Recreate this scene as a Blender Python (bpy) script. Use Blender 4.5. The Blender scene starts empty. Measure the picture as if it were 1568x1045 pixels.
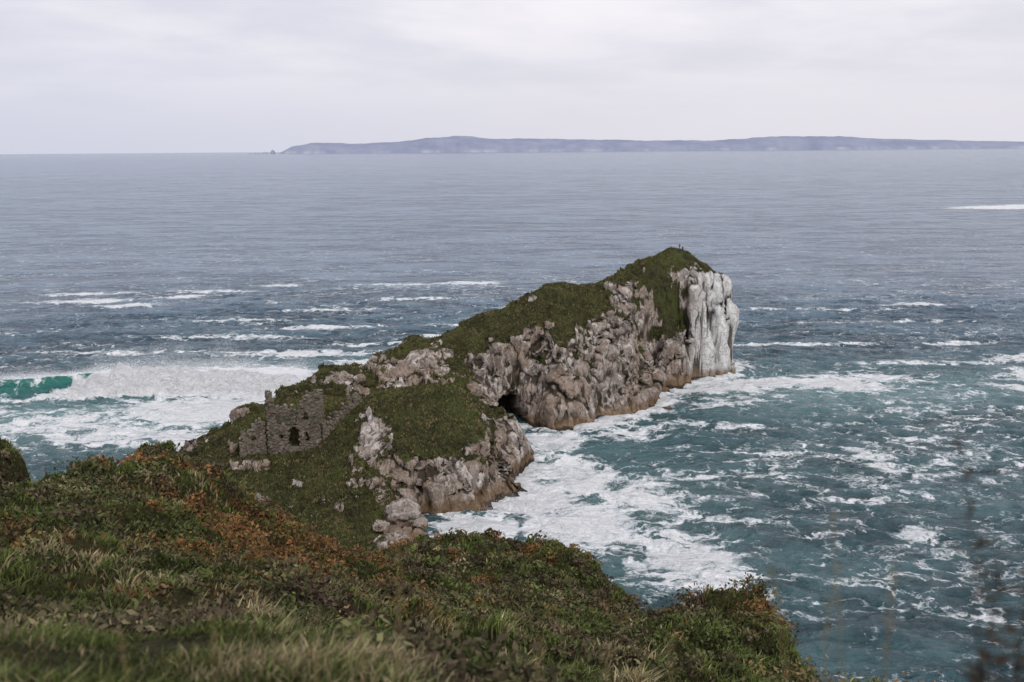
import bpy, math, time
import numpy as np
from mathutils import Matrix, Vector
T0=time.time()
rng=np.random.default_rng(7)
scene=bpy.context.scene

# ------------------------------------------------------------ noise helpers
M32=0xFFFFFFFF
def h3(ix,iy,iz,s):
    n=(ix*374761393+iy*668265263+iz*1274126177+s*974634777)&M32
    n=((n^(n>>13))*1274126177)&M32
    n=((n^(n>>15))*668265263)&M32
    n=n^(n>>16)
    return n/4294967295.0
def vnoise(p,s=0):
    f=np.floor(p); i=f.astype(np.int64); t=p-f
    t=t*t*t*(t*(t*6-15)+10)
    x,y,z=i[:,0],i[:,1],i[:,2]; u,v,w=t[:,0],t[:,1],t[:,2]
    def c(a,b,d): return h3(x+a,y+b,z+d,s)
    x00=c(0,0,0)*(1-u)+c(1,0,0)*u; x10=c(0,1,0)*(1-u)+c(1,1,0)*u
    x01=c(0,0,1)*(1-u)+c(1,0,1)*u; x11=c(0,1,1)*(1-u)+c(1,1,1)*u
    return ((x00*(1-v)+x10*v)*(1-w)+(x01*(1-v)+x11*v)*w)*2-1
def rot(p,k):
    a=0.9*k+.3; c,s=math.cos(a),math.sin(a)
    x=p[:,0]*c-p[:,1]*s+k*17.3; y=p[:,0]*s+p[:,1]*c-k*9.1; z=p[:,2]+k*5.7
    b=.6+.4*k; c,s=math.cos(b),math.sin(b)
    return np.stack([x,y*c-z*s,y*s+z*c],1)
def fbm(p,o=4,g=.5,s=0,ridge=False):
    r=0;a=1;tot=0
    for k in range(o):
        n=vnoise(rot(p,k)*(2.03**k),s+k)
        if ridge: n=1-2*np.abs(n)
        r=r+a*n; tot+=a; a*=g
    return r/tot
def worley(p,s=0):
    f=np.floor(p); i=f.astype(np.int64)
    d1=np.full(len(p),9.);d2=np.full(len(p),9.);idd=np.zeros(len(p))
    for a in (-1,0,1):
        for b in (-1,0,1):
            for c in (-1,0,1):
                x,y,z=i[:,0]+a,i[:,1]+b,i[:,2]+c
                q=np.stack([x+h3(x,y,z,s),y+h3(x,y,z,s+1),z+h3(x,y,z,s+2)],1)
                d=np.sqrt(((q-p)**2).sum(1))
                m=d<d1
                d2=np.where(m,d1,np.minimum(d2,d)); d1=np.where(m,d,d1)
                idd=np.where(m,h3(x,y,z,s+3),idd)
    return d1,d2,idd
def sstep(a,b,x):
    t=np.clip((x-a)/(b-a),0,1); return t*t*(3-2*t)
def P3(x,y,z=0):
    return np.stack([x,y,np.zeros_like(x)+z],1)
def sdf(x,y,poly):
    poly=np.array(poly,float); n=len(poly)
    d=np.full(x.shape,1e9); ins=np.zeros(x.shape,bool)
    for k in range(n):
        a=poly[k]; b=poly[(k+1)%n]; e=b-a
        t=np.clip(((x-a[0])*e[0]+(y-a[1])*e[1])/(e@e),0,1)
        d=np.minimum(d,np.hypot(x-a[0]-t*e[0],y-a[1]-t*e[1]))
        c=((a[1]>y)!=(b[1]>y))
        if abs(e[1])>1e-9:
            xi=a[0]+(y-a[1])*e[0]/e[1]
            ins^=(c&(x<xi))
    return np.where(ins,d,-d)
def tps(pts,x,y,reg=.02):
    pts=np.array(pts,float); n=len(pts); sc=30.
    def phi(r2): return np.where(r2>1e-12,.5*r2*np.log(r2+1e-12),0)
    X=pts[:,:2]/sc
    K=phi(((X[:,None]-X[None])**2).sum(2))+reg*np.eye(n)
    Pm=np.hstack([np.ones((n,1)),X]); A=np.zeros((n+3,n+3))
    A[:n,:n]=K;A[:n,n:]=Pm;A[n:,:n]=Pm.T
    w=np.linalg.solve(A,np.concatenate([pts[:,2],np.zeros(3)]))
    r=w[n]+w[n+1]*x/sc+w[n+2]*y/sc
    for k in range(n):
        r=r+w[k]*phi((x/sc-X[k,0])**2+(y/sc-X[k,1])**2)
    return r
def idw(pts,x,y,p=3):
    num=0;den=0
    for a,b,v in pts:
        w=1/(((x-a)**2+(y-b)**2)**(p/2)+1e-3); num=num+w*v; den=den+w
    return num/den

# ------------------------------------------------------------ mesh helpers
def make_mesh(name,verts,faces,mats,attrs=None,smooth=True,matidx=None,colors=None):
    verts=np.asarray(verts,np.float32); faces=np.asarray(faces,np.int32)
    me=bpy.data.meshes.new(name)
    me.vertices.add(len(verts)); me.vertices.foreach_set('co',verts.ravel())
    k=faces.shape[1]
    me.loops.add(faces.size); me.loops.foreach_set('vertex_index',faces.ravel())
    me.polygons.add(len(faces))
    me.polygons.foreach_set('loop_start',np.arange(0,faces.size,k,dtype=np.int32))
    me.polygons.foreach_set('loop_total',np.full(len(faces),k,np.int32))
    if matidx is not None: me.polygons.foreach_set('material_index',np.asarray(matidx,np.int32))
    me.update(calc_edges=True)
    me.polygons.foreach_set('use_smooth',np.full(len(faces),smooth,bool))
    for kk,v in (attrs or {}).items():
        a=me.attributes.new(kk,'FLOAT','POINT'); a.data.foreach_set('value',np.asarray(v,np.float32))
    if colors is not None:
        a=me.attributes.new('Col','FLOAT_COLOR','POINT')
        a.data.foreach_set('color',np.hstack([colors,np.ones((len(colors),1))]).astype(np.float32).ravel())
    for m in mats: me.materials.append(m)
    ob=bpy.data.objects.new(name,me); scene.collection.objects.link(ob)
    return ob
def grid_faces(nx,ny):
    i=np.arange(nx-1)[None,:]+np.arange(ny-1)[:,None]*nx
    i=i.ravel()
    return np.stack([i,i+1,i+1+nx,i+nx],1)
def compact(verts,faces,attrs):
    used=np.unique(faces); mp=np.full(len(verts),-1); mp[used]=np.arange(len(used))
    return verts[used],mp[faces],{k:v[used] for k,v in attrs.items()}
def grid_normals(P,nx,ny):
    G=P.reshape(ny,nx,3); dx=np.gradient(G,axis=1); dy=np.gradient(G,axis=0)
    n=np.cross(dx,dy); n/=np.linalg.norm(n,axis=2,keepdims=True)+1e-9
    return n.reshape(-1,3)

# ------------------------------------------------------------ node helpers
class NT:
    def __init__(s,mat):
        s.nt=mat.node_tree; s.nt.nodes.clear()
    def n(s,t,ins=None,**pr):
        nd=s.nt.nodes.new(t)
        for k,v in pr.items(): setattr(nd,k,v)
        for k,v in (ins or {}).items():
            if isinstance(v,bpy.types.NodeSocket): s.nt.links.new(v,nd.inputs[k])
            else: nd.inputs[k].default_value=v
        return nd
    def math(s,op,a,b=0.,c=None,clamp=False):
        d={0:a,1:b}
        if c is not None: d[2]=c
        return s.n('ShaderNodeMath',d,operation=op,use_clamp=clamp).outputs[0]
    def noise(s,vec,scale,detail=4,rough=.55,dist=0.,lac=2.0):
        return s.n('ShaderNodeTexNoise',{'Vector':vec,'Scale':scale,'Detail':detail,'Roughness':rough,'Distortion':dist,'Lacunarity':lac}).outputs['Fac']
    def mix(s,f,a,b,blend='MIX'):
        nd=s.nt.nodes.new('ShaderNodeMix'); nd.data_type='RGBA'; nd.blend_type=blend
        for k,v in ((0,f),(6,a),(7,b)):
            if isinstance(v,bpy.types.NodeSocket): s.nt.links.new(v,nd.inputs[k])
            elif k==0: nd.inputs[k].default_value=v
            else: nd.inputs[k].default_value=(*v[:3],1)
        return nd.outputs[2]
    def ss(s,x,a,b):
        nd=s.n('ShaderNodeMapRange',{'Value':x,'From Min':a,'From Max':b,'To Min':0.,'To Max':1.},interpolation_type='SMOOTHSTEP')
        return nd.outputs[0]
    def attr(s,nm,out='Fac'):
        return s.n('ShaderNodeAttribute',attribute_name=nm).outputs[out]
    def mapping(s,vec,sc=(1,1,1),r=(0,0,0)):
        return s.n('ShaderNodeMapping',{'Vector':vec,'Scale':sc,'Rotation':r}).outputs[0]
    def bump(s,h,dist,strength=1.,normal=None):
        d={'Height':h,'Distance':dist,'Strength':strength}
        if normal is not None: d['Normal']=normal
        return s.n('ShaderNodeBump',d).outputs[0]
    def out(s,bsdf): s.n('ShaderNodeOutputMaterial',{'Surface':bsdf})
    def pr(s,**k):
        return s.n('ShaderNodeBsdfPrincipled',{kk.replace('_',' '):v for kk,v in k.items()}).outputs[0]
def newmat(nm):
    m=bpy.data.materials.new(nm); m.use_nodes=True; return m,NT(m)

# ------------------------------------------------------------ materials
def land_material(name):
    m,n=newmat(name)
    pos=n.n('ShaderNodeNewGeometry').outputs['Position']
    z=n.n('ShaderNodeSeparateXYZ',{0:pos}).outputs[2]
    g=n.attr('grass'); pale=n.attr('pale'); wet_shade=n.attr('wet_shade'); cav=n.attr('cav')
    n1=n.noise(pos,.10,4,.6); n2=n.noise(pos,.45,6,.66,.4); n3=n.noise(pos,2.6,4,.65)
    n4=n.noise(n.mapping(pos,(1,1,.55),(.5,.35,.2)),.5,5,.68,.9)
    rock=n.mix(n.ss(n2,.37,.57),(.185,.148,.122),(.42,.36,.315))
    rock=n.mix(n.ss(n4,.48,.62),rock,(.68,.61,.565))
    rock=n.mix(n.math('MULTIPLY',n.ss(n1,.45,.57),.65),rock,(.32,.235,.175))
    palec=n.mix(n.ss(n4,.30,.52),(.55,.53,.52),(.84,.83,.82))
    rock=n.mix(pale,rock,palec)
    rd=n.math('ABSOLUTE',n.math('SUBTRACT',n4,.5))
    crack_crease=n.math('MULTIPLY',n.math('SUBTRACT',1.,n.ss(rd,.0,.035)),n.ss(n3,.40,.60))
    crack_crease=n.math('MAXIMUM',n.math('MULTIPLY',crack_crease,.8),n.math('MULTIPLY',n.ss(n.math('ADD',cav,n.math('MULTIPLY',n.math('SUBTRACT',n3,.5),.8)),.32,.8),.9))  # concave creases of the mesh darkened along with the noise cracks
    rock=n.mix(crack_crease,rock,(.06,.05,.036))
    zz=n.math('ADD',z,n.math('MULTIPLY',n2,3.))
    rock=n.mix(n.math('MULTIPLY',n.math('SUBTRACT',1.,n.ss(zz,3.2,5.8)),.75),rock,(.20,.125,.065))
    rock=n.mix(n.math('MULTIPLY',n.math('SUBTRACT',1.,n.ss(zz,1.9,2.8)),.85),rock,(.035,.028,.024))
    rock=n.mix(wet_shade,rock,(.02,.018,.016))  # cave shadow and wet rock, both as colour
    gr=n.mix(n.ss(n2,.40,.60),(.030,.033,.015),(.080,.084,.032))
    gr=n.mix(n.math('MULTIPLY',n.ss(n1,.52,.64),.6),gr,(.11,.135,.038))
    gr=n.mix(n.math('MULTIPLY',n.ss(n4,.50,.62),.45),gr,(.085,.066,.038))
    gr=n.mix(n.math('MULTIPLY',n.ss(n3,.48,.68),.55),gr,(.15,.128,.068))
    nn=n.math('MULTIPLY',n.math('SUBTRACT',n.math('ADD',n.math('MULTIPLY',n2,.6),n.math('MULTIPLY',n3,.4)),.5),3.0)
    gf=n.ss(n.math('ADD',g,nn),.42,.56)
    col=n.mix(gf,rock,gr)
    hr=n.math('ADD',n.math('MULTIPLY',n4,1.9),n.math('MULTIPLY',n3,.28))
    hg=n.math('ADD',n.math('MULTIPLY',n3,1.0),n.math('MULTIPLY',n2,1.4))
    h=n.n('ShaderNodeMix',{0:gf,2:hr,3:hg}).outputs[0]
    b=n.bump(h,1.0,1.0)
    n.out(n.pr(Base_Color=col,Roughness=.9,Normal=b,**{'Specular IOR Level':.15}))
    return m
mat_land=land_material('headland_rock_and_grass')

def fg_material():
    m,n=newmat('clifftop_turf')
    pos=n.n('ShaderNodeNewGeometry').outputs['Position']
    n1=n.noise(pos,.25,4,.6); n2=n.noise(pos,2.,5,.7)
    c=n.mix(n.ss(n2,.35,.65),(.022,.020,.011),(.055,.052,.022))
    c=n.mix(n.math('MULTIPLY',n.ss(n1,.5,.65),.6),c,(.07,.048,.022))
    b=n.bump(n.math('MULTIPLY',n2,.5),1.)
    n.out(n.pr(Base_Color=c,Roughness=.95,Normal=b,**{'Specular IOR Level':.1}))
    return m
mat_fg=fg_material()
def leaf_material():
    m,n=newmat('foliage_blades')
    col=n.n('ShaderNodeAttribute',attribute_name='Col').outputs['Color']
    n.out(n.pr(Base_Color=col,Roughness=.8,**{'Specular IOR Level':.15}))
    return m
mat_leaf=leaf_material()

def sea_material():
    m,n=newmat('sea_water')
    pos=n.n('ShaderNodeNewGeometry').outputs['Position']
    foam=n.attr('foam'); aer=n.attr('aer'); far=n.attr('far'); teal=n.attr('teal')
    A=n.mapping(pos,(.45,1,1),(0,0,.10))
    B=n.mapping(pos,(.6,1,1),(0,0,-.3))
    sw=n.noise(A,.030,3,.62,.3)
    w1=n.noise(B,.12,4,.64,.5); w2=n.noise(A,.5,5,.65,.5)
    h=n.math('ADD',n.math('ADD',n.math('MULTIPLY',w1,4.6),n.math('MULTIPLY',w2,1.6)),n.math('MULTIPLY',sw,11.))
    big=n.noise(n.mapping(pos,(.3,1,1),(0,0,.05)),.006,4,.6)
    mixv=n.math('ADD',n.math('ADD',n.math('MULTIPLY',w1,.75),n.math('MULTIPLY',sw,.75)),n.math('MULTIPLY',big,.3))
    tone=n.ss(mixv,.77,1.02)
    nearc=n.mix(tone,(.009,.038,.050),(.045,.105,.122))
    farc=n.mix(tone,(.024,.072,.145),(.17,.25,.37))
    base=n.mix(far,nearc,farc)  # sky brightness on distant water put into the base colour
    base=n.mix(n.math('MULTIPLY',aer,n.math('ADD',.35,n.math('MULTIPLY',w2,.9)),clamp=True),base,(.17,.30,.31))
    base=n.mix(n.math('MULTIPLY',teal,n.math('ADD',.35,w2),clamp=True),base,(.012,.20,.155))
    wn=n.n('ShaderNodeTexNoise',{'Vector':pos,'Scale':.13,'Detail':4.,'Roughness':.62}).outputs['Color']
    wp=n.n('ShaderNodeVectorMath',{0:pos,1:n.n('ShaderNodeVectorMath',{0:wn,3:14.},operation='SCALE').outputs[0]},operation='ADD').outputs[0]
    v1=n.n('ShaderNodeTexVoronoi',{'Vector':n.mapping(wp,(.6,1,.01),(0,0,.25)),'Scale':.17},feature='DISTANCE_TO_EDGE').outputs['Distance']
    v2=n.n('ShaderNodeTexVoronoi',{'Vector':n.mapping(wp,(.7,1,.01),(0,0,-.4)),'Scale':.5},feature='DISTANCE_TO_EDGE').outputs['Distance']
    f1=n.noise(n.mapping(wp,(.5,1,1)),.4,6,.74)
    lace=n.math('ADD',n.math('MULTIPLY',n.math('SUBTRACT',1.,n.ss(v1,0.,.28)),.32),n.math('MULTIPLY',n.math('SUBTRACT',1.,n.ss(v2,0.,.33)),.20))
    lace=n.math('ADD',lace,n.math('MULTIPLY',n.ss(f1,.25,.75),.5))
    d=n.math('SUBTRACT',lace,n.math('SUBTRACT',1.,foam))
    ff=n.math('POWER',n.ss(d,-.08,.28),1.15)
    hf=n.math('ADD',h,n.math('MULTIPLY',foam,n.math('MULTIPLY',f1,1.6)))
    nb=n.bump(hf,1.0,1.0)
    fc=n.mix(n.ss(n.math('ADD',f1,n.math('MULTIPLY',d,.6)),.35,.85),(.52,.61,.64),(.91,.93,.95))
    col=n.mix(ff,base,fc)
    rg=n.math('ADD',.15,n.math('MULTIPLY',ff,.7))
    n.out(n.pr(Base_Color=col,Roughness=rg,IOR=1.33,Normal=nb))
    return m
mat_sea=sea_material()
def simple(nm,c,r=.9,scale=2.,var=.35,bumpd=.05):
    m,n=newmat(nm)
    pos=n.n('ShaderNodeTexCoord').outputs['Object']
    a=n.noise(pos,scale,6,.65)
    col=n.mix(n.ss(a,.3,.7),tuple(x*(1-var) for x in c),tuple(min(1,x*(1+var)) for x in c))
    n.out(n.pr(Base_Color=col,Roughness=r,Normal=n.bump(a,bumpd)))
    return m

# ------------------------------------------------------------ headland
def build_headland():
    st=.27
    xs=np.arange(-96,82,st); ys=np.arange(138,340,st); nx,ny=len(xs),len(ys)
    X,Y=np.meshgrid(xs,ys); x=X.ravel();y=Y.ravel()
    poly=[(-17,183),(-10.7,184),(-5.7,187),(.8,198.5),(3.5,213.5),(2,222),(-3,232),(-7,243),(-3,250),(2.7,249),(10.9,242.5),(19.4,245),(30.5,255),
          (39.6,267),(41,276),(42.3,284),(50,290),(58,296),(66.5,302),(70,310),(68,324),(60,332),(45,327),(30,314),(15,304),(0,297),(-15,290),(-28,284),
          (-42,272),(-52,258),(-60,248),(-68,238),(-74,228),(-76,216),(-80,205),(-88,190),(-88,135),(-20,135),(-14,150),(-15,170),(-16,177)]
    d0=sdf(x,y,poly)
    m=d0>-9
    p2=P3(x,y)
    d=d0.copy()
    wn=np.zeros(len(x)); idx=np.where(m)[0]
    q=p2[idx]
    wn[idx]=3.6*fbm(q/12,4,.5,3)+3.0*fbm(q/6.5,3,.5,9,ridge=True)-1.2
    d=d+wn
    Tp=[(-11,270,25),(-4.4,272,26.3),(2.9,275,27.8),(9,276.5,32.6),(13,277,33.2),(18.8,279,31.8),(25.7,284,31.2),(32,290,33.4),(40.4,296,34.6),(47,302,38.2),(52.2,305,40.2),
        (55.6,305.5,37.2),(60.8,306,34.0),(64,306.5,31),(66.7,307,28.5),
        (0,260,21.5),(12,262,26),(22,266,26.5),(32,276,26.5),(40,284,24),(46,290,24),(50,295,28),(56,299,30),(60,301,30),(66,304,27),
        (-5,285,21),(10,290,27),(25,300,27),(45,315,31),(60,320,27),(-7,258,17),
        (-31,255,17.7),(-36.6,249,13.5),(-23.4,262,20.3),(-15,268,21.0),(-17,250,14.5),(-6,248,13),(-30,272,12),(-45,262,8),
        (-43,240,17.6),(-46,234,14.0),(-20,236,8.0),(-28,232,8.5),(-35,240,9.5),(-12,236,8.),
        (-20.5,209,19.6),(-26,208,19.4),(-12,212,19.0),(-4.8,210,12.8),(-9.3,215,16.8),(2.3,213,7),(-10,226,9.5),(-22,221,14),
        (-29.8,204,18.2),(-36.7,205,15.),(-44,199,10.),(-44,203,10.4),(-49,201,9.8),(-42.5,222,14.2),(-51.8,215,14.2),(-57,209,13.2),(-61,207,11.),(-68,206,6.),(-59,200,8.2),
        (-55,194,6.2),(-36,170,3.2),(-37,192,8.8),(-24,192,13.),(-26,166,2.6),(-38,181,4.2),(-12,195,13),(-20,173,2.8),(-30,184,6.),(-45,193,7),
        (-60,225,10),(-55,180,4),(-80,180,3),(-50,150,3),(-28,150,2.8),(-24,180,3.4)]
    T=np.maximum(tps(Tp,x,y,.012),2.2)
    wd=idw([(-17,186,6),(-5,190,8),(3,214,7),(-3,232,4),(3,250,9),(15,246,14),(30,257,13),(41,275,13),(45,288,14),(60,298,5),(71,308,3.5),(60,330,8),(0,296,10),(-50,258,12),(-74,222,12),(-85,190,8),(-16,170,4)],x,y)
    Q=np.clip(d/wd,0,1)
    S=1-(1-Q)**1.7
    z=np.where(d>0,T*S,d*1.2)
    z=np.maximum(z,-6)
    Z=z.reshape(ny,nx); zy,zx=np.gradient(Z,st)
    nzb=(1/np.sqrt(1+zx**2+zy**2)).ravel()
    P=np.stack([x,y,z],1); q=P[idx]
    coast=sstep(12,5,d0[idx])
    def el(cx,cy,rx,ry,a,v):
        c,s=math.cos(a),math.sin(a); dx=q[:,0]-cx; dy=q[:,1]-cy
        u=(dx*c+dy*s)/rx; w=(-dx*s+dy*c)/ry
        return v*np.exp(-(u*u+w*w))
    man=el(-20,252,18,8,.45,.34)+el(-36,249,8,5,.4,.2)+el(0,203,6,13,-.1,.10)+el(-12,186,14,3.5,0,.25)+el(-28.2,196,3.4,8,.1,.62)+el(-44,185,12,6,.2,.36)+el(-32,178,12,5,0,.22)+el(-53,192,6,5,.2,.3)
    man+=el(10,252,20,7,.1,.28)+el(-6,257,8,6,0,.25)+el(30,263,10,8,.6,.25)+el(63,299,9,4,.4,.9)+el(69,305,4,8,0,1.)+el(-43,236,5,3,0,.35)+el(-60,213,7,3,-.6,.3)
    man+=el(-19,208,11,10,0,-.48)+el(-13,200,7,8,-.2,-.34)+el(-38,219,12,8,.2,-.5)+el(14,278,24,6,.25,-.35)+el(51,303,10,6,.45,-.45)+sstep(9,19,q[:,2]+5*fbm(q/5,3,.5,68))*(el(46,295,8,7,.6,-1.2)+el(38,284,4,8,.5,-.8)+el(52,296,3,5,0,-.5))
    man+=el(-46,202,11,7,0,-.45)+el(-57,206,7,5,0,-.3)+el(-35,193,3.2,9,.2,-.5)+el(-4,272,9,3,.2,-.35)+el(-22,238,14,3,0,-.2)+el(20,270,3.5,7,0,-.35)+el(3,262,3,6,0,-.3)+el(-20,258,12,2.5,.45,-.15)+el(-47,222,7,5,0,-.3)+el(-30,168,14,7,0,-.35)
    nbig=fbm(q/10,3,.5,70); nmed=fbm(q/3.4,4,.6,75)
    R=1.25*(.74-nzb[idx])+.60*nbig+.60*nmed+man
    R+=.5*sstep(6,2.,q[:,2])*coast
    rock=sstep(-.06,.22,R)
    inl=sstep(-1,3,d[idx])
    steep=sstep(.95,.62,nzb[idx])
    am=np.clip(.35+.65*rock,0,1)
    z2=z.copy()
    castle=np.exp(-((q[:,0]+46)/7)**2-((q[:,1]-200)/6)**2)
    z2[idx]+=inl*(1-.8*castle)*(am*1.7*fbm(q/6,4,.55,21,ridge=True)+.9*rock*(1-steep)+.55*fbm(q/2.1,3,.5,5)-.5)
    P=np.stack([x,y,z2],1)
    N=grid_normals(P,nx,ny); q=P[idx]; nn=N[idx]
    big=fbm(q*[1,1,.5]/12,3,.5,25,ridge=True)
    wq=q+np.stack([1.6*fbm(q/4,2,.5,40),1.6*fbm(q/4,2,.5,41),1.6*fbm(q/4,2,.5,42)],1)
    tl=np.stack([wq[:,0]*.9+wq[:,2]*.45,wq[:,1],wq[:,2]*.9-wq[:,0]*.45],1)
    f1,f2,idd=worley(tl*[1,1,.75]/6.5,31)
    g1,g2,id2=worley(tl*[.8,1,1.1]/2.9,51)
    disp=(.35+.65*rock)*(3.4*steep*big)+rock*(3.0*(idd-.5)+1.3*np.minimum(f2-f1,.30)+1.1*(id2-.5)+.6*np.minimum(g2-g1,.25)+.38*fbm(q/2.2,3,.5,60,ridge=True))
    disp=(disp*inl*(.50+.50*steep)-.6*steep*inl)*(1-.8*castle)
    P[idx]=q+nn*disp[:,None]*[1,1,.75]
    wet_shade=np.zeros(len(x))
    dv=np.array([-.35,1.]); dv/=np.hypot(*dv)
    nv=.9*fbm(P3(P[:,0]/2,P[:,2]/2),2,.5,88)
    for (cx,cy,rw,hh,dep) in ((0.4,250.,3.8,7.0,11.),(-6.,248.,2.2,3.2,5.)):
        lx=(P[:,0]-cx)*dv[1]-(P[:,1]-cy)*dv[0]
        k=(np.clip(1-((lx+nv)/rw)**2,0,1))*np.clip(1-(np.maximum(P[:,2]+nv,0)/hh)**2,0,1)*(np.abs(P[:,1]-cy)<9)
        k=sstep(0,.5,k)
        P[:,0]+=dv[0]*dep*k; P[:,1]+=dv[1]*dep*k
        wet_shade=np.maximum(wet_shade,sstep(.25,.9,k)*.8)  # recess painted dark: cave shadow plus wet rock
    G=P.reshape(ny,nx,3).copy()
    Bl=G.copy()
    for _ in range(8):
        Bl[1:-1,1:-1]=(Bl[1:-1,1:-1]*2+Bl[:-2,1:-1]+Bl[2:,1:-1]+Bl[1:-1,:-2]+Bl[1:-1,2:])/6
    Nb=grid_normals(Bl.reshape(-1,3),nx,ny)
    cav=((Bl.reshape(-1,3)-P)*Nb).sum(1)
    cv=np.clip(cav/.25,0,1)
    gr=np.zeros(len(x))
    Nf=np.abs(Nb[idx,2])
    gg=1-sstep(-.08,.22,R-.95*(Nf-.58)-.18*cv[idx])
    gr[idx]=np.clip(gg,0,1)*np.maximum(sstep(3,6.5,P[idx,2]+2*fbm(q/4,2,.5,77)),1-coast)
    pale=np.zeros(len(x)); q=P[idx]
    pale[idx]=np.clip(el(65,301,8,8,0,1.2)+el(57,295,7,4,.5,.7)+el(-28.5,197,4,7,.1,.35)+el(-20,174,5,5,0,.3)+el(-42,186,9,7,0,.2)+.3*fbm(q/6,3,.5,91)-.05,0,1)
    F=grid_faces(nx,ny); keep=(P[F][:,:,2].max(1)>-2.5)
    V,F,A=compact(P,F[keep],{'grass':gr,'pale':pale,'wet_shade':wet_shade,'cav':cv})
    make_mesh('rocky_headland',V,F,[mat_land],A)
    def hz(a,b):
        dd=(P[:,0]-a)**2+(P[:,1]-b)**2; return P[np.argmin(dd),2]
    r=np.random.default_rng(21)
    ok=(gr[idx]>.5)&(np.abs(Nb[idx,2])>.45)&(P[idx,1]<312)&(P[idx,2]>1)&(np.hypot(P[idx,0]-52.1,P[idx,1]-304.2)>2.4)
    cand=idx[ok]
    pick=r.choice(cand,size=min(60000,len(cand)),replace=False)
    c=P[pick]; n=len(c); K=3
    c=np.repeat(c,K,0)+r.normal(0,.16,(n*K,3))*[1,1,.3]; m_=len(c)
    tone=fbm(c/5,3,.55,600); t2=fbm(c/1.3,2,.6,601)
    sz=(.15+.20*r.random(m_))*(1+.6*t2)
    a=r.random(m_)*math.pi; dx=np.cos(a)*sz*.7; dy=np.sin(a)*sz*.7
    V=np.stack([c+np.stack([-dx,-dy,0*dx-.1],1),c+np.stack([dx,dy,0*dx-.1],1),c+np.stack([r.normal(0,.1,m_),r.normal(0,.1,m_),sz*1.0],1)],1)
    g1=np.array([.054,.062,.022]);g2=np.array([.125,.138,.044]);br=np.array([.18,.14,.075]);dk=np.array([.045,.038,.022])
    t=np.clip(.5+1.4*tone+.25*r.normal(size=m_),0,1)[:,None]
    C=g1*(1-t)+g2*t
    u=t2+.35*r.normal(size=m_); C[u>.38]=br; C[u<-.5]=dk
    C=C*(.7+.6*r.random((m_,1)))
    make_mesh('headland_tussocks',V.reshape(-1,3),np.arange(m_*3).reshape(-1,3),[mat_leaf],smooth=False,colors=np.repeat(C,3,0))
    return hz,poly
hz,hpoly=build_headland()
print('headland',time.time()-T0)

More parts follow.
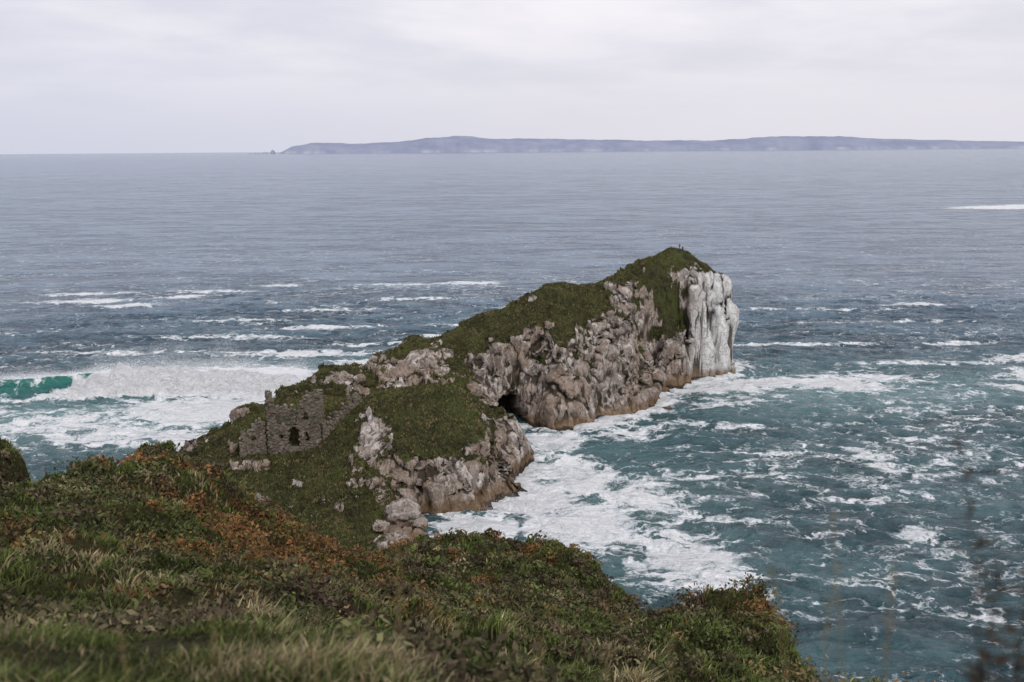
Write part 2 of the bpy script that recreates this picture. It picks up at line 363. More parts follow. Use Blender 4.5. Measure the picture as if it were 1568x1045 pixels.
# ------------------------------------------------------------ foreground clifftop slope
FG={}
def build_fg():
    st=.3
    xs=np.arange(-105,32,st); ys=np.arange(-14,172,st); nx,ny=len(xs),len(ys)
    X,Y=np.meshgrid(xs,ys); x=X.ravel();y=Y.ravel()
    poly=[(40,-60),(30,8),(19.5,34),(18.3,46),(19.8,57),(21.0,66),(18,71),(15,78),(16,92),(19,104),(18.5,113),(14,127),(11,136),(4,138),(-4,138),(-10,142),(-16,150),(-28,160),
          (-60,160),(-62,140),(-46,115),(-36,98),(-34,90),(-36,82),(-42,76.5),(-62,76),(-68,90),(-58,98),(-53.5,100),(-52.5,108),(-57,116),(-80,120),(-140,120),(-140,-60)]
    d0=sdf(x,y,poly); p2=P3(x,y)
    d=d0+1.0*fbm(p2/7,4,.5,103)+.3*fbm(p2/1.7,3,.5,104)
    Tp=[(0,0,68.3),(-10,0,69.5),(10,0,65.5),(0,-12,73),(0,9.2,64.6),(-4.5,7.3,65.9),(4,10,61.8),(10,20,55.8),(14,35,49),(-10,14,62.5),(-2,20,58.6),(-8,27,57),
        (-38,70,44.3),(-34.3,76,44.0),(-29.8,81,45.6),(-27.4,85,40.8),(-22.7,90,33.),(-18.6,94.5,29.0),(-13.3,103.6,24.4),(-5.9,132,16.),(1,132,15.6),(7.9,131.5,14.6),(13.9,111.8,15.6),(15,104,17),
        (14.5,65,39.4),(17.3,65,39.6),(18.3,63,39.6),(17.5,57.5,40.2),(15,46,43.2),(12,72,32),(6,66,35.0),(10,80,27),
        (0,55,41.5),(0,108,22),(-15.8,42.4,51.8),(-18,37.7,54.0),(-28.9,57,48.8),(-13.9,51,46.3),(-7.9,60,41),(6.4,41.5,47.2),(10.5,54,43),(12.5,48,43.7),(10.9,36.6,48.2),
        (-6,80,32),(2,82,29.5),(-16,75,36.5),(-22,70,43.),(-35,40,54),(-60,50,52),(-70,20,64),(28,60,36),(30,20,50),(-33,95,34),(-20,120,18),(-25,150,4),(-40,130,18),
        (-57,106,38.8),(-54.5,106,36.8),(-62,108,40.5),(-80,100,46),(-50,75,42)]
    T=np.maximum(tps(Tp,x,y,.004),2.)
    w=idw([(20,60,3.5),(22,30,6),(16,110,4),(0,137,4),(-40,95,6),(-51,100,3),(-20,160,6),(-42,76,2.5),(-38,79,3)],x,y)
    Q=np.clip(d/w,0,1); S=1-(1-Q)**1.6
    z=np.where(d>0,T*(.5+.5*S),d*4+.5*T)
    z=np.maximum(z,-5)
    dist=np.hypot(x,y)
    am=sstep(4,30,dist)
    lumps=1.6*fbm(p2/7,3,.5,110)*sstep(25,60,dist)+1.9*fbm(p2/5.,4,.58,111,ridge=True)*(.12+.88*am)+.5*fbm(p2/1.2,2,.5,112)*(.3+.7*am)-.8*am
    z=z+lumps*sstep(-1,2,d)
    P=np.stack([x,y,z],1)
    G=z.reshape(ny,nx); Bl=G.copy()
    for _ in range(14):
        Bl[1:-1,1:-1]=(Bl[1:-1,1:-1]*2+Bl[:-2,1:-1]+Bl[2:,1:-1]+Bl[1:-1,:-2]+Bl[1:-1,2:])/6
    F=grid_faces(nx,ny); keep=P[F][:,:,2].max(1)>-2
    V,F2,A=compact(P,F[keep],{'d':d})
    make_mesh('grassy_clifftop_slope',V,F2,[mat_fg],{})
    FG.update(xs=xs,ys=ys,nx=nx,ny=ny,st=st,z=z.reshape(ny,nx),d=d.reshape(ny,nx),cc=np.clip((G-Bl)/.22,-1,1))
build_fg()
def fgz(x,y,what='z'):
    x=np.atleast_1d(x);y=np.atleast_1d(y)
    fx=np.clip((x-FG['xs'][0])/FG['st'],0,FG['nx']-1.001); fy=np.clip((y-FG['ys'][0])/FG['st'],0,FG['ny']-1.001)
    i=fx.astype(int);j=fy.astype(int);u=fx-i;v=fy-j;G=FG[what]
    return (G[j,i]*(1-u)+G[j,i+1]*u)*(1-v)+(G[j+1,i]*(1-u)+G[j+1,i+1]*u)*v
print('fg',time.time()-T0)

def zone(x,y):
    p=P3(x,y)
    a=fbm(p/8,4,.6,201)
    b=fbm(p/5,4,.55,202)
    c=fbm(p/1.8,3,.6,203)
    def e(cx,cy,rx,ry,v): return v*np.exp(-((x-cx)/rx)**2-((y-cy)/ry)**2)
    bracken=a*1.2+c*.75-.08+e(-26,80,9,12,.34)+e(-17,73,9,20,.58)+e(-11,57,6,12,.50)+e(-4,45,6,10,.1)+e(14,66,6,6,.05)+e(16,108,4,14,.40)+e(2,125,14,8,.1)-e(-32,50,14,16,.55)-e(-3,12,12,14,.6)-e(-57,105,10,12,.8)-e(-38,68,6,8,.4)
    heath=fbm(p/4,3,.5,205)*1.1+.5*c-.08+e(-7,18,5,6,.6)+e(8,88,12,25,.35)+e(-14,30,6,8,.2)
    straw=b*1.1+c*.7+e(-1,28,9,20,.34)+e(0,12,10,8,.2)+e(-25,50,14,14,.08)-.12
    return bracken,heath,straw
def colours(x,y,r):
    br,he,sw=zone(x,y)
    g1=np.array([.050,.066,.018]); g2=np.array([.105,.128,.038])
    t=r.random(len(x))[:,None]; c=g1*(1-t)+g2*t
    st=np.array([.31,.26,.15]); bk=np.array([.215,.108,.043]); bk2=np.array([.12,.068,.030]); hc=np.array([.080,.055,.040])
    u=r.random(len(x))
    m=sw+.5*(u-.5)>.18; c[m]=(st*(.40+.6*t))[m]
    m=he+.4*(r.random(len(x))-.5)>.28; c[m]=(hc*(.5+.9*t))[m]
    m=br+.4*(r.random(len(x))-.5)>.26; c[m]=(bk*t+bk2*(1-t))[m]
    cc=fgz(x,y,'cc')
    return c*(.8+.4*r.random((len(x),1)))*(1+.45*cc[:,None])  # shade of hollows put into plant colour, humps lightened

def sample_ground(n,power,dmin,dmax):
    out=[];k=0
    while k<n:
        a=rng.uniform(-.62,.56,n*2)
        e=2-power; u=rng.random(n*2)
        r=(dmin**e+(dmax**e-dmin**e)*u)**(1/e)
        x=r*np.sin(a); y=r*np.cos(a)
        d=fgz(x,y,'d'); m=d>.3
        x,y=x[m],y[m]; out.append(np.stack([x,y],1)); k+=len(x)
    return np.concatenate(out)[:n]

def build_blades():
    xy=sample_ground(460000,1.18,2.0,160)
    x,y=xy[:,0],xy[:,1]; n=len(x); dist=np.hypot(x,y)
    z=fgz(x,y)
    clump=fbm(P3(x,y)/.9,2,.5,220)
    h=(.15+.24*rng.random(n))*(1+1.1*clump)*(1+.35*sstep(15,100,dist))
    h*=.42+.58*sstep(3,26,dist)
    w=(.003+.0009*dist)*(.7+.6*rng.random(n)); w=np.minimum(w,.08)
    ang=rng.random(n)*2*math.pi; lean=rng.random(n)*1.0*h
    dx=np.cos(ang)*lean+.25*h; dy=np.sin(ang)*lean-.05*h
    pa=rng.random(n)*math.pi; wx=np.cos(pa)*w; wy=np.sin(pa)*w
    z0=z-.05
    V=np.empty((n,5,3))
    V[:,0]=np.stack([x-wx,y-wy,z0],1);V[:,1]=np.stack([x+wx,y+wy,z0],1)
    V[:,2]=np.stack([x-wx*.8+dx*.35,y-wy*.8+dy*.35,z0+h*.6],1);V[:,3]=np.stack([x+wx*.8+dx*.35,y+wy*.8+dy*.35,z0+h*.6],1)
    V[:,4]=np.stack([x+dx,y+dy,z0+h*.97],1)
    b=(np.arange(n)*5)[:,None]
    F=np.concatenate([b+[0,1,3],b+[0,3,2],b+[2,3,4]])
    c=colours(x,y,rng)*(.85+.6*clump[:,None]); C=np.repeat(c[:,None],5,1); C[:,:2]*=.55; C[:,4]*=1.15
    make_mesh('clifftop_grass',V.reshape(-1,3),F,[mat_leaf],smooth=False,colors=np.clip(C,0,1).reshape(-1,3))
build_blades()

def build_bushes():
    xy=sample_ground(17000,.9,9,150); x,y=xy[:,0],xy[:,1]
    br,he,sw=zone(x,y); s=np.maximum(br,he); cl=fbm(P3(x,y)/3,2,.5,260)
    m=(s+.6*rng.random(len(x))+.5*cl>.46); x,y=x[m],y[m]; br,he=br[m],he[m]
    dist=np.hypot(x,y); n=len(x); z=fgz(x,y)
    R=(.30+.85*rng.random(n)**2)*(.55+.6*sstep(8,60,dist)); K=56
    a=rng.random((n,K))*2*math.pi; cz=rng.random((n,K))**.7; rr=R[:,None]*(.55+.6*rng.random((n,K)))
    sn=np.sqrt(1-cz**2)
    px=x[:,None]+rr*sn*np.cos(a)*1.25; py=y[:,None]+rr*sn*np.sin(a)*1.25; pz=z[:,None]+rr*cz*.95-.05
    px=px.ravel();py=py.ravel();pz=pz.ravel(); N=len(px)
    size=np.repeat(.030+.0010*dist,K)*(.6+.8*rng.random(N))
    c=np.repeat(colours(x,y,rng),K,0)
    kind=rng.random(n); isb=np.repeat((br>he)&(br>.10)&(kind<.85),K); isg=np.repeat(kind>.65,K)
    t=rng.random(N)[:,None]
    cb=np.array([.23,.113,.044])*t+np.array([.115,.065,.030])*(1-t); ch=np.array([.10,.074,.050])*t+np.array([.055,.058,.026])*(1-t); cg=np.array([.048,.068,.020])*t+np.array([.09,.11,.033])*(1-t)
    c=.4*c+.6*np.where(isb[:,None],cb,np.where(isg[:,None],cg,ch))
    c*=np.repeat(.55+.8*rng.random(n),K)[:,None]
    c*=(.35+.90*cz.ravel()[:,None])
    v1=rng.normal(size=(N,3)); v1/=np.linalg.norm(v1,axis=1,keepdims=True)
    v2=np.cross(v1,rng.normal(size=(N,3))); v2/=np.linalg.norm(v2,axis=1,keepdims=True)
    ctr=np.stack([px,py,pz],1)
    V=np.stack([ctr-v1*size[:,None]*1.6,ctr+v2*size[:,None]*.8,ctr+v1*size[:,None]*1.6,ctr-v2*size[:,None]*.8],1)
    F=np.arange(N*4).reshape(-1,4)
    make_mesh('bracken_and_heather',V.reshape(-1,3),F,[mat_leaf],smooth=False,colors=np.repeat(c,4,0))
build_bushes()
print('veg',time.time()-T0)

def tube(pts,r,seg=5):
    pts=np.array(pts); n=len(pts); V=[];F=[]
    for i in range(n):
        t=pts[min(i+1,n-1)]-pts[max(i-1,0)]; t/=np.linalg.norm(t)+1e-9
        u=np.cross(t,[.3,.9,.1]);u/=np.linalg.norm(u);v=np.cross(t,u)
        for k in range(seg):
            a=2*math.pi*k/seg; V.append(pts[i]+(u*math.cos(a)+v*math.sin(a))*r[i])
    for i in range(n-1):
        for k in range(seg):
            a=i*seg+k;b=i*seg+(k+1)%seg; F.append((a,b,b+seg,a+seg))
    return V,F
def build_stems():
    V=[];F=[];C=[]
    def add(v,f,c):
        o=len(V);V.extend(v);F.extend([tuple(i+o for i in q) for q in f]);C.extend([c]*len(v))
    r=np.random.default_rng(5)
    spots=[(1.22,2.35,69.02,'d'),(1.30,2.45,69.12,'d'),(1.36,2.5,68.95,'d'),(1.16,2.35,68.80,'d'),(1.27,2.4,68.9,'d'),(1.42,2.6,69.2,'d'),(.93,2.4,69.05,'s'),(.82,2.4,68.95,'s'),(.9,2.6,68.8,'s'),(1.0,2.5,68.9,'s'),
           (-.4,2.6,68.65,'s'),(-.6,2.9,68.5,'s'),(.05,2.8,68.55,'s'),(-1.,3.,68.55,'s'),(-1.3,3.1,68.4,'s'),(.3,2.9,68.45,'s'),(.5,2.8,68.5,'s'),(-.38,2.9,68.8,'s')]
    for x,y,zt,k in spots:
        z=float(fgz(x,y)[0])-.03; h=max(.3,zt-z); lx,ly=r.normal(0,.05,2)
        pts=[np.array([x+lx*t*t*h,y+ly*t*t*h,z+h*t]) for t in np.linspace(0,1,8)]
        col=(.045,.035,.025) if k=='d' else (.24,.18,.09)
        v,f=tube(pts,np.linspace(.004,.0015,8)); add(v,f,col)
        for j in range(34 if k=='d' else 16):
            t=r.uniform(.6 if k=='d' else .85,1); c=np.array([x+lx*t*t*h,y+ly*t*t*h,z+h*t])
            d=r.normal(size=3); d/=np.linalg.norm(d); d[2]=abs(d[2])*.7
            L=r.uniform(.03,.09) if k=='d' else r.uniform(.015,.03)
            e=np.cross(d,r.normal(size=3)); e/=np.linalg.norm(e)
            w=.008 if k=='d' else .003
            add([c,c+d*L*.5+e*w,c+d*L,c+d*L*.5-e*w],[(0,1,2,3)],col)
    make_mesh('wild_seed_stems',V,F,[mat_leaf],smooth=False,colors=np.array(C))
build_stems()

# ------------------------------------------------------------ sea
def axis(lo,a,b,hi,st,g=1.09):
    mid=list(np.arange(a,b,st)); up=[];v=b;s=st
    while v<hi: up.append(v); s*=g; v+=s
    up.append(hi); dn=[];v=a;s=st
    while True:
        s*=g; v-=s
        if v<lo: break
        dn.append(v)
    dn.append(lo); return np.array(dn[::-1]+mid+up)
def wave_y(x): return 286-8*sstep(-112,-165,x)+2.0*np.sin((x+150)/30)
def build_sea():
    xs=axis(-45000,-190,215,45000,.60,1.06); ys=axis(-3000,112,430,42000,.50,1.04)
    nx,ny=len(xs),len(ys); X,Y=np.meshgrid(xs,ys);x=X.ravel();y=Y.ravel(); N=len(x)
    near=(x>-260)&(x<290)&(y>90)&(y<620); idx=np.where(near)[0]
    p=P3(x[idx],y[idx]); 
    fade=sstep(-260,-170,x[idx])*sstep(290,200,x[idx])*sstep(620,430,y[idx])*sstep(90,120,y[idx])
    z=np.zeros(N)
    wp=p+np.stack([3*fbm(p/25,2,.5,301),3*fbm(p/25,2,.5,302),0*p[:,0]],1)
    def rt(a,sx,sy):
        c,s=math.cos(a),math.sin(a)
        return np.stack([(wp[:,0]*c+wp[:,1]*s)/sx,(-wp[:,0]*s+wp[:,1]*c)/sy,0*wp[:,0]],1)
    zz=1.0*fbm(rt(.1,34,13),3,.5,303)+.7*fbm(rt(-.35,11,4.5),3,.5,304,ridge=True)+.2*fbm(rt(.3,2.6,1.5),2,.5,305)
    d=sdf(x[idx],y[idx],hpoly)
    near_rock=np.exp(-np.clip(-d,0,None)/14)
    zz*=1+.5*near_rock
    foam=np.zeros(N); aer=np.zeros(N)
    def e(cx,cy,rx,ry,a=0.,v=1.,pw=1.):
        c,s=math.cos(a),math.sin(a); dx=x-cx; dy=y-cy
        return v*np.exp(-((((dx*c+dy*s)/rx)**2+((-dx*s+dy*c)/ry)**2))**pw)
    xi=x[idx]; yi=y[idx]
    cy=wave_y(xi)+1.0*fbm(P3(xi/9,0*xi),2,.5,330)
    env=sstep(-240,-185,xi)*sstep(-48,-72,xi)
    t=yi-cy
    hn=fbm(P3(xi/6,0*xi),3,.5,331)
    prof=np.where(t<0,np.exp(-np.abs(t/(3.6))**1.7),np.exp(-(t/8.)**2))
    hw=(6.0+.9*hn)*env*(1-.32*sstep(-112,-90,xi))*(1-.12*sstep(-140,-175,xi))
    zz=zz*(1-.5*prof*env)+hw*prof
    lump=fbm(p/4,4,.6,333); lmp2=fbm(p/9,3,.6,334)
    brk=sstep(-130,-108,xi+8*lump-2.6*np.clip(t,-8,4))*env
    wh=brk*sstep(-13,-5,t+4*lump+3*lmp2)*sstep(40,12,t)
    zz+=wh*(1.2+3.2*lump)*sstep(32,6,t)
    z[idx]=zz*fade
    f=1.7*wh
    lip=env*(1-brk)*np.exp(-((t-1.6+1.4*hn)/2.6)**2)*(.98+.4*hn+.5*sstep(-150,-125,xi))*sstep(-215,-170,xi); f=np.maximum(f,lip)
    f=np.maximum(f,env*(1-brk)*np.exp(-((xi+138)/12)**2-((t+7+.25*(xi+142))/1.8)**2)*.9)
    f=np.maximum(f,.60*env*(1-brk)*prof*(.6+.9*fbm(p*[1/7,1/1.5,1],3,.5,335)))
    f=np.maximum(f,1.12*np.exp(-((xi+80)/36)**2-((yi-264)/20)**2))
    f=np.maximum(f,.76*np.exp(-((xi+118)/34)**2-((yi-252)/18)**2))
    f=np.maximum(f,.70*np.exp(-((xi+150)/34)**2-((yi-258)/9)**2))
    out=np.clip(-d,0,None)
    side=sstep(-20,0,xi)
    f=np.maximum(f,(1.2*np.exp(-out/6.5)*(.4+.6*side))*(d<1.5))
    f=np.maximum(f,.9*np.exp(-out/9.)*(xi<-30)*(d<1.5))
    foam[idx]=f
    adds=[(3,190,14,13,.3,1.2),(12,178,15,17,0.,1.12),(-6,176,12,7,0.,1.15),(14,206,11,17,.2,1.08),(10,232,10,10,0,1.1),(30,160,12,18,.2,.96),(26,192,13,20,.4,.86),(28,237,18,7,0.4,.72),
          (74,291,22,7,0,1.2),(96,288,22,9,-.1,1.1),(60,284,20,7,0.2,1.1),(108,297,26,10,0,.88),(135,318,40,4,0,.66),(60,268,26,8,.3,.62),(50,245,24,4,-.2,.64),
          (160,300,16,8,.5,.92),(150,280,22,5,-.6,.80),(170,325,14,6,.3,.92),(88,205,26,4,.1,.56),(70,190,14,4,0,.60),(73,172,5,4,0,.92),(95,168,5,2.5,0,.84),(60,222,30,3,-.15,.58),
          (82,215,4,18,.25,.80),(105,150,10,2.5,-.3,.70),(45,205,28,3,.1,.60),(40,180,20,2.5,-.3,.60),(66,140,14,2.5,-.2,.56),(120,190,14,2.5,.1,.6),(100,232,18,3,-.1,.58),(125,250,20,3,.1,.56),
          (-150,500,30,7,0,.76),(-205,470,28,9,.15,.88),(-178,455,20,8,0.1,.92),(-160,482,18,6,0.1,.86),(-215,495,30,7,0.1,.80),(-120,522,16,6,0,.88),(-75,392,30,5,.05,.82),(-25,372,22,5,0,.76),(-22,525,22,8,0.1,.90),(-60,520,34,5,0,.76),(-85,440,30,5,0,.72),(10,440,30,5,.1,.68),(-45,470,30,5,.05,.68),
          (-75,340,32,7,0,.92),(-40,358,30,5,0,.82),(-50,325,16,6,0,.85),(-110,375,40,5,0,.74),(-140,345,40,5,0,.70),(-10,395,30,5,0,.70),(-110,410,34,4,.05,.68),
          (-100,240,26,14,0,.80),(-80,230,12,18,0,1.05),(-70,255,12,12,0,1.),(150,395,45,4,0,.62),(120,430,60,5,0,.62),(100,350,50,4,0,.60),(180,440,20,5,0,.76),(205,360,20,4,.2,.74),(160,350,20,4,.1,.70)]
    for a in adds: foam=np.maximum(foam,e(*a))
    s2=e(620,1150,150,48,0,1.3,2.)*sstep(430,560,x+2.2*(1150-y)); foam=np.maximum(foam,s2)
    foam=np.maximum(foam,e(700,1080,90,20,0,.9))
    bg=.235+.23*fbm(P3(x/50,y/18),3,.6,350)
    mid=sstep(1600,400,y)*sstep(80,100,y); bay=.05*sstep(10,60,x)*sstep(340,240,y)
    foam=np.maximum(foam,(bg+bay)*mid)
    foam+=.16*fbm(P3(x/10,y/4.5),3,.6,351)*near*(foam>.3)
    aer=np.clip(e(90,280,70,22,0,.7)+e(20,190,26,36,0,.55)+e(-110,258,70,26,0,.9)+e(-150,255,60,14,0,.4)+e(140,300,60,30,0,.25)+e(-60,320,50,20,0,.45)+.08*e(90,190,90,70,0,1),0,1)
    a2=np.zeros(N); a2[idx]=env*sstep(-90,-112,xi)*np.where(t<0,np.exp(-np.abs(t/4.2)**2),np.exp(-(t/1.5)**2))*.9*sstep(-240,-160,xi)
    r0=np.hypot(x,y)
    far=.68*sstep(220,600,r0)+.32*sstep(500,5000,r0)  # weight of the painted sky sheen, growing with distance
    P=np.stack([x,y,z],1)
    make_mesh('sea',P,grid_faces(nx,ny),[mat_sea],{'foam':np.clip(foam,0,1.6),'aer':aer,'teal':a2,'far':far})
build_sea()
print('sea',time.time()-T0)

def build_spray():
    m,nn=newmat('spray_droplets'); nn.out(nn.pr(Base_Color=(.88,.89,.92,1),Roughness=.9))
    r=np.random.default_rng(11)
    cl=[]
    def plume(n,x0,x1,yo,zb,sx,sy,sz,wind):
        x=r.uniform(x0,x1,n); g=fbm(P3(x/7,0*x),3,.6,400)
        hh=np.clip(r.exponential(sz,n),0,sz*3.5)*(.4+1.2*np.clip(g+.45,0,1.2))
        y=wave_y(x)+yo+r.normal(0,sy,n)+wind*hh; x=x+r.normal(0,sx,n)-.5*hh
        cl.append(np.stack([x,y,zb+hh],1))
    plume(110000,-126,-62,4,3.2,1,2.6,1.7,1.8)
    plume(60000,-178,-112,1.6,5.0,1,1.0,.7,1.6)
    plume(24000,-105,-58,12,2.,2,5,1.5,1.)
    for cx,cy,n,s in ((66,301,900,.8),(2,200,600,.7),(1,190,600,.9),(-6,184,600,.8)):
        q=r.normal(0,1,(n,3))*[2.2,1.4,.1]+[cx,cy,.3]; q[:,2]+=r.exponential(s*.6,n); cl.append(q)
    C=np.concatenate(cl); N=len(C); s=.016+.026*r.random(N)
    tet=np.array([[1,1,1],[1,-1,-1],[-1,1,-1],[-1,-1,1]])*.8
    V=C[:,None]+tet[None]*s[:,None,None]
    b=(np.arange(N)*4)[:,None]
    F=np.concatenate([b+[0,1,2],b+[0,3,1],b+[0,2,3],b+[1,3,2]])
    make_mesh('wave_spray',V.reshape(-1,3),F,[m],smooth=False)
build_spray()

# ------------------------------------------------------------ distant island
def build_island():
    m,n=newmat('distant_island_hazed')
    pos=n.n('ShaderNodeNewGeometry').outputs['Position']; z=n.n('ShaderNodeSeparateXYZ',{0:pos}).outputs[2]
    a=n.noise(n.mapping(pos,(1,1,2)),.0016,6,.65); b=n.noise(n.mapping(pos,(1,.3,.3)),.0022,6,.7)
    col=n.mix(n.ss(a,.35,.65),(.25,.28,.385),(.305,.335,.43))  # land colour with blue aerial haze painted in
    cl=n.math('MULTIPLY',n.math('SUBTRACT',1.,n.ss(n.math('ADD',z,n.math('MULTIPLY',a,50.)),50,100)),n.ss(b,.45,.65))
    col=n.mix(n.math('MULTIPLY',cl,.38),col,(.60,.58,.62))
    n.out(n.pr(Base_Color=col,Roughness=1.,**{'Specular IOR Level':0.}))
    sky=[(-4620,0),(-4560,60),(-4450,150),(-4060,225),(-3700,215),(-3333,195),(-2900,200),(-2400,222),(-1890,275),(-1100,330),(-900,328),(-310,278),(1000,255),(2300,228),(2830,205),(4150,200),(4800,235),(5330,280),(6770,262),(7430,215),(10290,135),(12500,80),(14500,30),(15500,0)]
    sx=[a for a,b in sky]; sh=[b for a,b in sky]
    xs=np.arange(-4640,15500,22.); v=np.concatenate([np.linspace(0,.12,8),np.linspace(.15,1,26)]); 
    X,Vv=np.meshgrid(xs,v); x=X.ravel(); vv=Vv.ravel()
    H=np.interp(x,sx,sh)
    nz=fbm(P3(x/300,vv*4),5,.55,500)
    prof=np.where(vv<.12,.55*(vv/.12),.55+.45*np.sin(np.clip((vv-.12)/.5,0,1)*math.pi/2))*np.where(vv>.62,1-((vv-.62)/.38)**2,1)
    z=H*prof*(1+.10*nz)+4*nz*(vv>.1)
    y=20000+vv*1500+150*fbm(P3(x/700,0*x),4,.55,501)
    z=np.where(vv==0,-5,z)
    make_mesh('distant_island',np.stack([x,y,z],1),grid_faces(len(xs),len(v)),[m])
    V=[];F=[]
    for cx,w,h in ((-4720,55,75),(-4870,60,40),(-5010,80,22),(-5150,60,14)):
        o=len(V)
        ring=10
        for k,(rr,zz) in enumerate(((1,-5),(.8,h*.5),(.4,h*.9),(.05,h))):
            for j in range(ring):
                a=2*math.pi*j/ring; q=rr*w*(1+.25*math.sin(j*2.3+cx)); V.append((cx+q*math.cos(a),20100+q*math.sin(a),zz*(1 if k<2 else 1+.1*math.sin(j))))
        for k in range(3):
            for j in range(ring):
                F.append((o+k*ring+j,o+k*ring+(j+1)%ring,o+(k+1)*ring+(j+1)%ring,o+(k+1)*ring+j))
    make_mesh('sea_stacks',V,F,[m])
build_island()

# ------------------------------------------------------------ boulders
def rock_blob(cx,cy,cz,sx,sy,sz,seed,sub=24):
    u=np.linspace(0,2*math.pi,sub*2+1)[:-1]; t=np.linspace(.01,math.pi-.01,sub)
    U,Tt=np.meshgrid(u,t); d=np.stack([np.sin(Tt)*np.cos(U),np.sin(Tt)*np.sin(U),np.cos(Tt)],-1).reshape(-1,3)
    q=d*1.4+seed*3.7
    f1,f2,i=worley(q,seed); r=.75+.35*i+.35*np.minimum(f2-f1,.4)+.25*fbm(q*2,4,.55,seed)
    V=d*r[:,None]*[sx,sy,sz]+[cx,cy,cz]
    n=sub*2; F=[]
    for a in range(sub-1):
        for b in range(n): F.append((a*n+b,a*n+(b+1)%n,(a+1)*n+(b+1)%n,(a+1)*n+b))
    return V,np.array(F)
def rocks(name,lst,pale,grass=0.):
    Vs=[];Fs=[];o=0
    for k,a in enumerate(lst):
        V,F=rock_blob(*a,seed=int(abs(a[0]*7+a[1]*3))%97+k); Vs.append(V);Fs.append(F+o);o+=len(V)
    V=np.concatenate(Vs);F=np.concatenate(Fs); z=np.zeros(len(V))
    make_mesh(name,V,F,[mat_land],{'grass':z+grass,'pale':z+pale,'wet_shade':z,'cav':z})
rocks('shore_boulders',[(-20.3,174,4.2,3.0,2.4,2.4),(-24.,170,3.2,1.4,1.4,1.1),(-17.0,172,3.0,1.4,1.4,.9)],.25)
rocks('offshore_reef',[(10,176,-.2,1.6,.8,.6),(13,175,-.3,1.1,.6,.5),(44,283,0,2,2,1.2),(42,262,0,1.6,1.4,.8)],0.)

